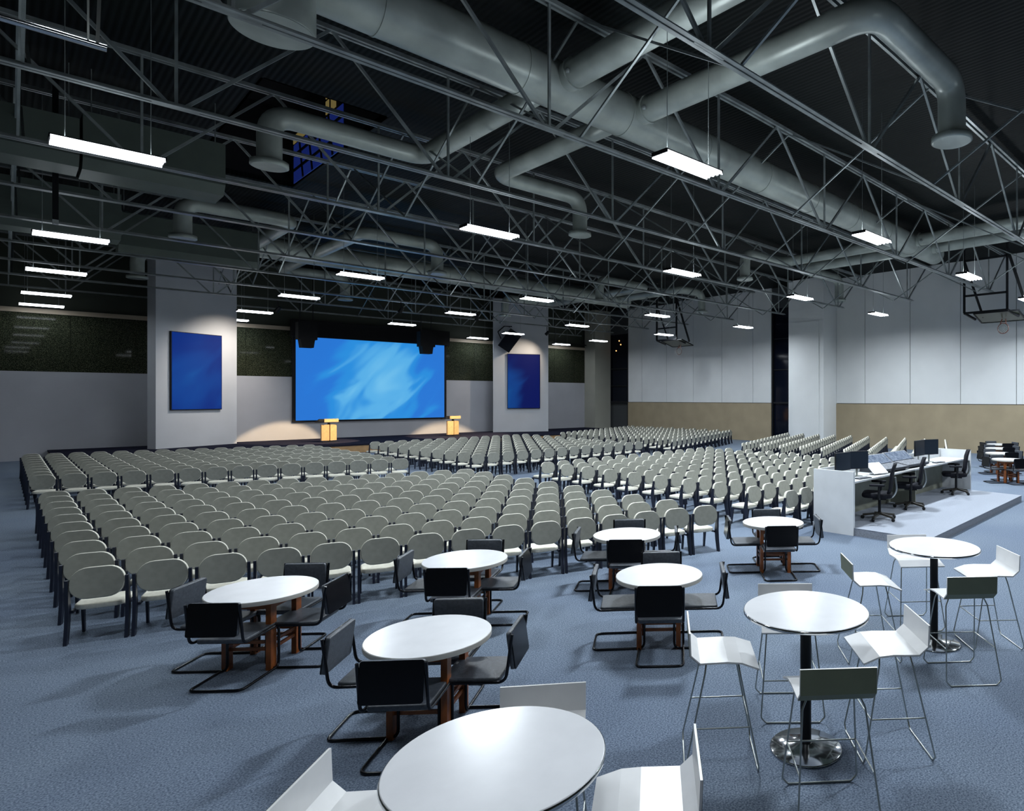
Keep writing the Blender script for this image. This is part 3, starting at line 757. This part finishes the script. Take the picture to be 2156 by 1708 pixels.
# ------------------------------------------------------------------ cafe tables and cantilever chairs
def cafe_table(x, y, r, rz, label):
    t = empty('cafe_table', (x, y, 0), rz, label=label, cat='table', group='low round cafe tables')
    MB().slab(circle(r, 64), .045, .004, T(0, 0, .7175)).build('tabletop', M_white, t)
    MB().lathe([(r+.003, .697), (r+.004, .712), (r+.004, .726), (r+.003, .736)], 64).build('edge_band', M_edge, t)
    for sx in (-1, 1):
        for sy in (-1, 1):
            MB().box(sx*.21-.045, sx*.21+.045, sy*.21-.025, sy*.21+.025, 0, .70).build('leg', M_wood, t)
    m = MB()
    for s in (-1, 1):
        m.box(-.24, .24, s*.21-.012, s*.21+.012, .60, .69).box(s*.21-.012, s*.21+.012, -.2, .2, .60, .69)
    m.build('apron', M_wood, t)
    m = MB()
    for s in (-1, 1):
        for z in (.20, .27): m.box(-.2, .2, s*.21-.012, s*.21+.012, z-.015, z+.015)
    for z in (.20, .27): m.box(-.22, -.196, -.2, .2, z-.015, z+.015).box(.196, .22, -.2, .2, z-.015, z+.015)
    m.build('stretcher', M_wood, t)
    return t
cc = empty('cantilever_chair', (0, 0, 0), 0, label='x', cat='chair')
def cantilever():
    for s in (-1, 1):
        pass
    W = .238; pts = []
    side = [(-.335, .81), (-.285, .43), (.235, .43), (.235, .012), (-.31, .012)]
    L = [(-W, y, z) for y, z in side]; R = [(W, y, z) for y, z in side][::-1]
    pts = fillet(L+R, .07, 5)
    MB().tube(pts, .0125, 10).build('frame', M_tubeblk, cc)
    MK = Matrix.Translation((0, -.318, .668)) @ Matrix.Rotation(math.radians(90-7.5), 4, 'X')
    MB().slab(rrect(.45, .30, .022, 3), .036, .008, MK).build('backrest', M_leather, cc)
    MB().slab(rrect(.452, .302, .022, 3), .010, .003, MK @ Matrix.Translation((0, 0, .020))).build('rear_shade_panel', M_tubeblk, cc)  # thin black skin, painting the shaded rear side of the leather back
    MB().slab(rrect(.45, .47, .03, 3), .045, .012, T(0, .0, .435)).build('seat', M_leather, cc)
cantilever(); cck = kidtree(cc)
TB = [(1.79, 7.80, .485, 'leftmost low round white cafe table'), (3.76, 7.40, .485, 'low round white cafe table, second from left in the back line'),
      (2.36, 5.26, .485, 'low round white cafe table nearest the camera on the left'), (5.99, 7.01, .475, 'low round white cafe table touching the middle of the seating'),
      (4.87, 5.15, .475, 'low round white cafe table in the centre front'), (8.12, 5.98, .475, 'low round white cafe table left of the control desk'),
      (21.43, 6.49, .48, 'nearest round cafe table beyond the control desk'), (23.7, 7.45, .48, 'second round cafe table beyond the control desk'),
      (25.95, 8.2, .48, 'third round cafe table beyond the control desk'), (28.2, 8.9, .48, 'farthest round cafe table by the tan wall')]
TN = ['leftmost cafe table', 'second left back cafe table', 'near left cafe table', 'middle back cafe table', 'centre front cafe table', 'cafe table beside the desk', 'nearest cafe table past the desk', 'second cafe table past the desk', 'third cafe table past the desk', 'farthest cafe table']
DIRN = ['far side', 'left side', 'near side', 'right side']
first = True
for (x, y, r, lab), tn in zip(TB, TN):
    cafe_table(x, y, r, math.radians(45), lab)
    for k, (a, fc) in enumerate(((45, 226), (137, -44), (-133, 46), (-44, 135))):
        a = math.radians(a+random.uniform(-2, 2)); d = .735; fc = math.radians(fc+random.uniform(-2, 2))
        px, py = x+math.cos(a)*d+math.cos(fc)*.335, y+math.sin(a)*d+math.sin(fc)*.335
        l = 'black leather cantilever chair, %s of the %s' % (DIRN[k], tn)
        face = fc-math.pi/2
        if first: cc.location = (px, py, 0); cc.rotation_euler = (0, 0, face); tag(cc, l, group='cantilever chairs'); first = False
        else: copy_thing(cc, cck, (px, py, 0), face, l, 'cantilever chairs')

# ------------------------------------------------------------------ bar tables and stools
def bar_table(x, y, r, label):
    t = empty('bar_table', (x, y, 0), 0, label=label, cat='table', group='tall round bar tables')
    MB().slab(circle(r, 72), .028, .006, T(0, 0, 1.056)).build('tabletop', M_white, t)
    MB().lathe([(r+.001, 1.044), (r+.005, 1.050), (r+.005, 1.062), (r+.001, 1.066)], 72).build('edge_band', M_chrome, t)
    MB().tube([(0, 0, .02), (0, 0, 1.04)], .042, 24).build('column', M_black, t)
    MB().lathe([(.275, 0), (.278, .008), (.270, .016), (.12, .026), (.05, .05)], 56).build('base', M_chrome, t)
bar_table(4.13, 2.73, .475, 'tall round white bar table on a black post, centre of the foreground')
bar_table(6.83, 2.84, .475, 'tall round white bar table at the right edge')
bar_table(1.50, 2.65, .48, 'tall round white bar table closest to the camera, cut by the frame')
st = empty('bar_stool', (0, 0, 0), 0, label='x', cat='stool')
def stool():
    # one bent sheet: low back, slanted fold, flat seat, drooping front lip (profile in y,z)
    prof = [(-.245, 1.015), (-.238, .855), (-.170, .795), (.03, .800), (.13, .793), (.255, .750)]
    t = .012; W0 = .235
    n = len(prof); vs = []; 
    wid = [.245, .245, .245, .245, .250, .26]
    top = []; bot = []
    for i, (y, z) in enumerate(prof):
        a = Vector(prof[max(0, i-1)]); b = Vector(prof[min(n-1, i+1)]); d = (b-a).normalized(); nn = Vector((-d.y, d.x))
        if nn.y < 0 and i > 1: nn = -nn
        top.append(Vector((y, z))+nn*t/2); bot.append(Vector((y, z))-nn*t/2)
    for lay in (top, bot):
        for i, p in enumerate(lay):
            vs.append((-wid[i], p.x, p.y)); vs.append((wid[i], p.x, p.y))
    fs = []
    for i in range(n-1):
        a = 2*i; fs.append((a, a+1, a+3, a+2)); b = 2*n+2*i; fs.append((b, b+2, b+3, b+1))
        fs.append((a, a+2, b+2, b)); fs.append((a+1, b+1, b+3, a+3))
    fs.append((0, 2*n, 2*n+1, 1)); e = 2*(n-1); fs.append((e, e+1, 2*n+e+1, 2*n+e))
    MB().add(vs, fs).build('seat_shell', M_stool, st)
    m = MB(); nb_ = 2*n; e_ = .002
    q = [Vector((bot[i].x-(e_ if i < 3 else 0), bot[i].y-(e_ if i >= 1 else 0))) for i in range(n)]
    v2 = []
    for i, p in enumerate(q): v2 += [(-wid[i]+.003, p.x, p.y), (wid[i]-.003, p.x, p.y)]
    m.add(v2, [(2*i, 2*i+2, 2*i+3, 2*i+1) for i in range(n-1)]).build('rear_shade_skin', M_olive, st)  # added skin that carries the shade under and behind the white sheet
    r = .0065; zs = .785
    def loop(yt, yb):
        return [(-.12, yt, zs), (-.17, yt, zs), (-.205, yt+(yb-yt)*.08, .71), (-.265, yb, .05), (-.225, yb, .0075), (.225, yb, .0075), (.265, yb, .05), (.205, yt+(yb-yt)*.08, .71), (.17, yt, zs), (.12, yt, zs)]
    MB().tube(fillet(loop(.11, .25), .012, 2), r, 8).build('front_leg_loop', M_wire, st)
    MB().tube(fillet(loop(-.12, -.28), .012, 2), r, 8).build('rear_leg_loop', M_wire, st)
    m = MB()
    zf = .33; yf = .20-.11*(zf/.66)*.92*1.0; yf = .11+(.25-.11)*(1-(zf-.05)/.66*.92); yr = -.12+(-.28+.12)*(1-(zf-.05)/.66*.92); xf = .265-(.06)*(zf-.05)/.66
    for s in (-1, 1): m.tube([(s*xf, yf, zf), (s*xf, yr, zf)], r*.85, 8)
    m.tube([(-xf, yf, zf), (xf, yf, zf)], r*.85, 8)
    m.build('footrest', M_wire, st)
    MB().tube([(-.12, .11, zs), (-.12, -.12, zs)], r, 6).tube([(.12, .11, zs), (.12, -.12, zs)], r, 6).build('seat_support', M_wire, st)
stool(); stk = kidtree(st)
SB = [('central bar table', [(3.44, 3.32, -44, 'left'), (4.73, 3.35, 223, 'far'), (4.74, 2.11, 136, 'right'), (3.47, 2.05, 46, 'near')]),
      ('right edge bar table', [(5.90, 3.39, -46, 'left'), (7.42, 3.43, 226, 'far'), (7.40, 2.24, 135, 'right'), (6.08, 2.16, 46, 'near')]),
      ('closest bar table', [(0.88, 3.24, -45, 'left'), (2.12, 3.23, 230, 'far'), (2.22, 2.08, 137, 'right')])]
first = True
for tn, L in SB:
    for bx, by, fc, sd in L:
        fc = math.radians(fc)
        px, py = bx+math.cos(fc)*.245, by+math.sin(fc)*.245; l = 'white bent shell bar stool on the %s side of the %s' % (sd, tn)
        if first: st.location = (px, py, 0); st.rotation_euler = (0, 0, fc-math.pi/2); tag(st, l, group='white bar stools'); first = False
        else: copy_thing(st, stk, (px, py, 0), fc-math.pi/2, l, 'white bar stools')

# ------------------------------------------------------------------ control desk on its platform
pf = empty('control_platform', (0, 0, 0), 0, label='low grey carpeted platform under the white control desk', cat='platform')
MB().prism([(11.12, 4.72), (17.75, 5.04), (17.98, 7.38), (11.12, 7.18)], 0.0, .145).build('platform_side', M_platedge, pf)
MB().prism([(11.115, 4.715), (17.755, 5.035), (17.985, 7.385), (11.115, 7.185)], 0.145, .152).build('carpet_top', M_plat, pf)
dk = empty('control_desk', (11.09, 7.06, 0), math.radians(1.5), label='long white control desk with end panels facing the stage', cat='desk')
MB().box(-.03, .03, -.84, .06, 0, 1.25).build('end_panel', M_desk, dk)
MB().box(6.83, 6.88, -.82, .10, .152, 1.25).build('end_panel', M_desk, dk)
MB().box(.03, 6.83, .02, .06, .0, 1.24).build('back_panel', M_desk, dk)
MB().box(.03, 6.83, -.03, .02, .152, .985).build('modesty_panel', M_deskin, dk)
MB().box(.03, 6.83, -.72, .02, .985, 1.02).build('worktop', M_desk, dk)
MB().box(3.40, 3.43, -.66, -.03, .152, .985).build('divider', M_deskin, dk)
def Q(x, y, z, rz=0): return (11.09+x*math.cos(math.radians(1.5))-y*math.sin(math.radians(1.5)), 7.06+x*math.sin(math.radians(1.5))+y*math.cos(math.radians(1.5)), z)
ZT = 1.02
def monitor(x, y, rz, lab, w_=.50, h_=.32, zz=.17):
    r = empty('monitor', Q(x, y, ZT), rz, label=lab, cat='monitor', group='monitors on the control desk')
    MB().slab(rrect(w_, h_, .012, 2), .035, .006, Matrix.Translation((0, 0, zz+h_/2)) @ Matrix.Rotation(math.pi/2, 4, 'X')).build('housing', M_black, r)
    MB().box(-w_/2+.012, w_/2-.012, -.0195, -.017, zz+.014, zz+h_-.014).build('screen', M_mon, r)
    MB().box(-.02, .02, .018, .04, .01, zz+.12).slab(rrect(.22, .17, .03, 3), .012, .004, T(0, 0.03, .006)).build('stand', M_wire, r)
monitor(.60, -.26, math.radians(-4), 'left screen of the near monitor pair on the desk', .54, .38, .16)
monitor(1.12, -.33, math.radians(-26), 'right screen of the near monitor pair on the desk', .54, .38, .16)
monitor(4.62, -.26, math.radians(0), 'left screen of the far monitor pair on the desk', .58, .40, .19)
monitor(5.15, -.32, math.radians(-24), 'right screen of the far monitor pair on the desk', .58, .40, .19)
def console(x, lab):
    r = empty('mixing_console', Q(x, -.24, ZT), math.radians(-2), label=lab, cat='mixing console', group='mixing consoles')
    MB().prism([(-.30, .0), (.28, .0), (.30, .34), (.27, .35), (.0, .15), (-.40, .085), (-.40, .05)], -.57, .57, 'x').build('chassis', M_cons, r)
    a = math.atan2(.20, .27)
    MB().box(-.52, .52, 0.01, .31, .002, .008, Matrix.Translation((0, .0, .150)) @ Matrix.Rotation(a, 4, 'X')).build('display', M_consd, r)
    a = math.atan2(.065, .40)
    MB().box(-.52, .52, 0.01, .38, .002, .008, Matrix.Translation((0, -.40, .085)) @ Matrix.Rotation(a, 4, 'X')).build('fader_bed', M_consk, r)
console(2.47, 'near mixing console of the two on the control desk')
console(3.68, 'far mixing console of the two on the control desk')
tb = empty('tilted_tablet', Q(1.68, -.50, ZT), math.radians(-14), label='white sheet on a tilted stand beside the near console', cat='tablet')
MT = Matrix.Translation((0, 0, .14)) @ Matrix.Rotation(math.radians(38), 4, 'X')
MB().slab(rrect(.46, .34, .01, 2), .012, .004, MT).build('sheet', M_paper, tb)
MB().bar((0, .08, .01), (0, .05, .16), .03, .02).box(-.1, .1, -.05, .12, 0, .01).build('stand', M_black, tb)
def keyboard(x, y, rz, lab):
    r = empty('keyboard', Q(x, y, ZT), rz, label=lab, cat='keyboard', group='keyboards on the control desk')
    MB().slab(rrect(.42, .15, .012, 2), .018, .005, T(0, 0, .009)).build('body', M_mon, r)
    m = MB()
    for a in range(13):
        for b in range(4): m.box(-.198+a*.0305, -.198+a*.0305+.025, -.062+b*.031, -.062+b*.031+.025, .018, .023)
    m.build('keys', M_consk, r)
keyboard(.85, -.60, math.radians(-8), 'dark keyboard before the near monitor pair')
keyboard(5.05, -.60, math.radians(-8), 'dark keyboard before the far monitor pair')

oc = empty('office_chair', (0, 0, 0), 0, label='x', cat='chair', group='office chairs at the control desk')
def office():
    m = MB()
    for k in range(5):
        a = 2*math.pi*k/5+.3
        m.bar((.03*math.cos(a), .03*math.sin(a), .115), (.30*math.cos(a), .30*math.sin(a), .075), .045, .034)
    m.lathe([(.04, .09), (.045, .14)], 16).build('star_base', M_base, oc)
    for k in range(5):
        a = 2*math.pi*k/5+.3; MC = Matrix.Translation((.305*math.cos(a), .305*math.sin(a), .032)) @ Matrix.Rotation(a+.6, 4, 'Z') @ Matrix.Rotation(math.pi/2, 4, 'X')
        MB().lathe([(.02, -.024), (.032, -.018), (.032, .018), (.02, .024)], 14, MC).build('caster', M_black, oc)
    MB().tube([(0, 0, .13), (0, 0, .40)], .026, 12).box(-.1, .1, -.12, .12, .38, .42).build('gas_lift', M_black, oc)
    MB().slab(rrect(.49, .54, .12, 4), .095, .042, T(0, .04, .455), lambda x, y: .25*x*x+.1*y*y).build('seat', M_mesh, oc)
    # curved mesh back
    prof = [(-.20, .50), (-.235, .62), (-.245, .74), (-.265, .90), (-.31, 1.04)]
    wd = [.19, .225, .235, .23, .20]
    vs = []; fs = []; C = 9
    for lay in (0, .022):
        for (y, z), w_ in zip(prof, wd):
            for c in range(C):
                t = -1+2*c/(C-1); vs.append((t*w_, y+lay+.05*t*t, z+(0.02*(1-t*t) if z > 1 else 0)))
    R_ = len(prof); N_ = R_*C
    for i in range(R_-1):
        for c in range(C-1):
            a = i*C+c; fs.append((a, a+C, a+C+1, a+1)); fs.append((N_+a, N_+a+1, N_+a+C+1, N_+a+C))
    for i in range(R_-1):
        a = i*C; fs.append((a, N_+a, N_+a+C, a+C)); a += C-1; fs.append((a, a+C, N_+a+C, N_+a))
    for c in range(C-1):
        fs.append((c, c+1, N_+c+1, N_+c)); a = (R_-1)*C+c; fs.append((a, N_+a, N_+a+1, a+1))
    MB().add(vs, fs, True).build('mesh_back', M_mesh, oc)
    MB().tube(fillet([(0, 0, .40), (0, -.22, .41), (0, -.30, .56), (0, -.27, .80)], .08, 4), .022, 8).build('back_spine', M_wire, oc)
    for s in (-1, 1):
        ar = MB().tube(fillet([(s*.16, .0, .41), (s*.29, .0, .43), (s*.30, -.01, .66)], .05, 4), .024, 8).build('arm_support', M_black, oc)
        MB().slab(rrect(.10, .27, .03, 3), .036, .01, T(s*.30, .03, .675)).build('armrest', M_mesh, oc)
office(); oc.scale = (1.15, 1.15, 1.12); ock = kidtree(oc)
OC = [(1852, 1094), (1917, 1070), (2013, 1040)]
first = True
for k, (u, v) in enumerate(OC):
    a = (u-CX)/F; d = F*(H-.15)/(v-838); x, y = (SN+CS*a)*d, (CS-SN*a)*d
    lab = 'black mesh office chair %s' % ('nearest the white end panel of the control desk', 'in the middle of the control desk', 'at the far right end of the control desk')[k]
    rz = (.42, .46, .44)[k]
    if first: oc.location = (x, y, .152); oc.rotation_euler = (0, 0, rz); oc['label'] = lab; first = False
    else: copy_thing(oc, ock, (x, y, .152), rz, lab)

# black rail on the partition top at far right
rl = empty('curtain_rail', (26.9, 39.9, 6.75), 0, label='black rail above the tan beam by the far corner column', cat='rail')
MB().tube([(0, 0, 0), (3.1, 0, 0)], .04, 8).build('rail', M_black, rl)
MB().tube([(.3, 0, 0), (.3, 0, 3.1)], .02, 6).tube([(2.9, 0, 0), (2.9, 0, 3.1)], .02, 6).build('hanger', M_black, rl)
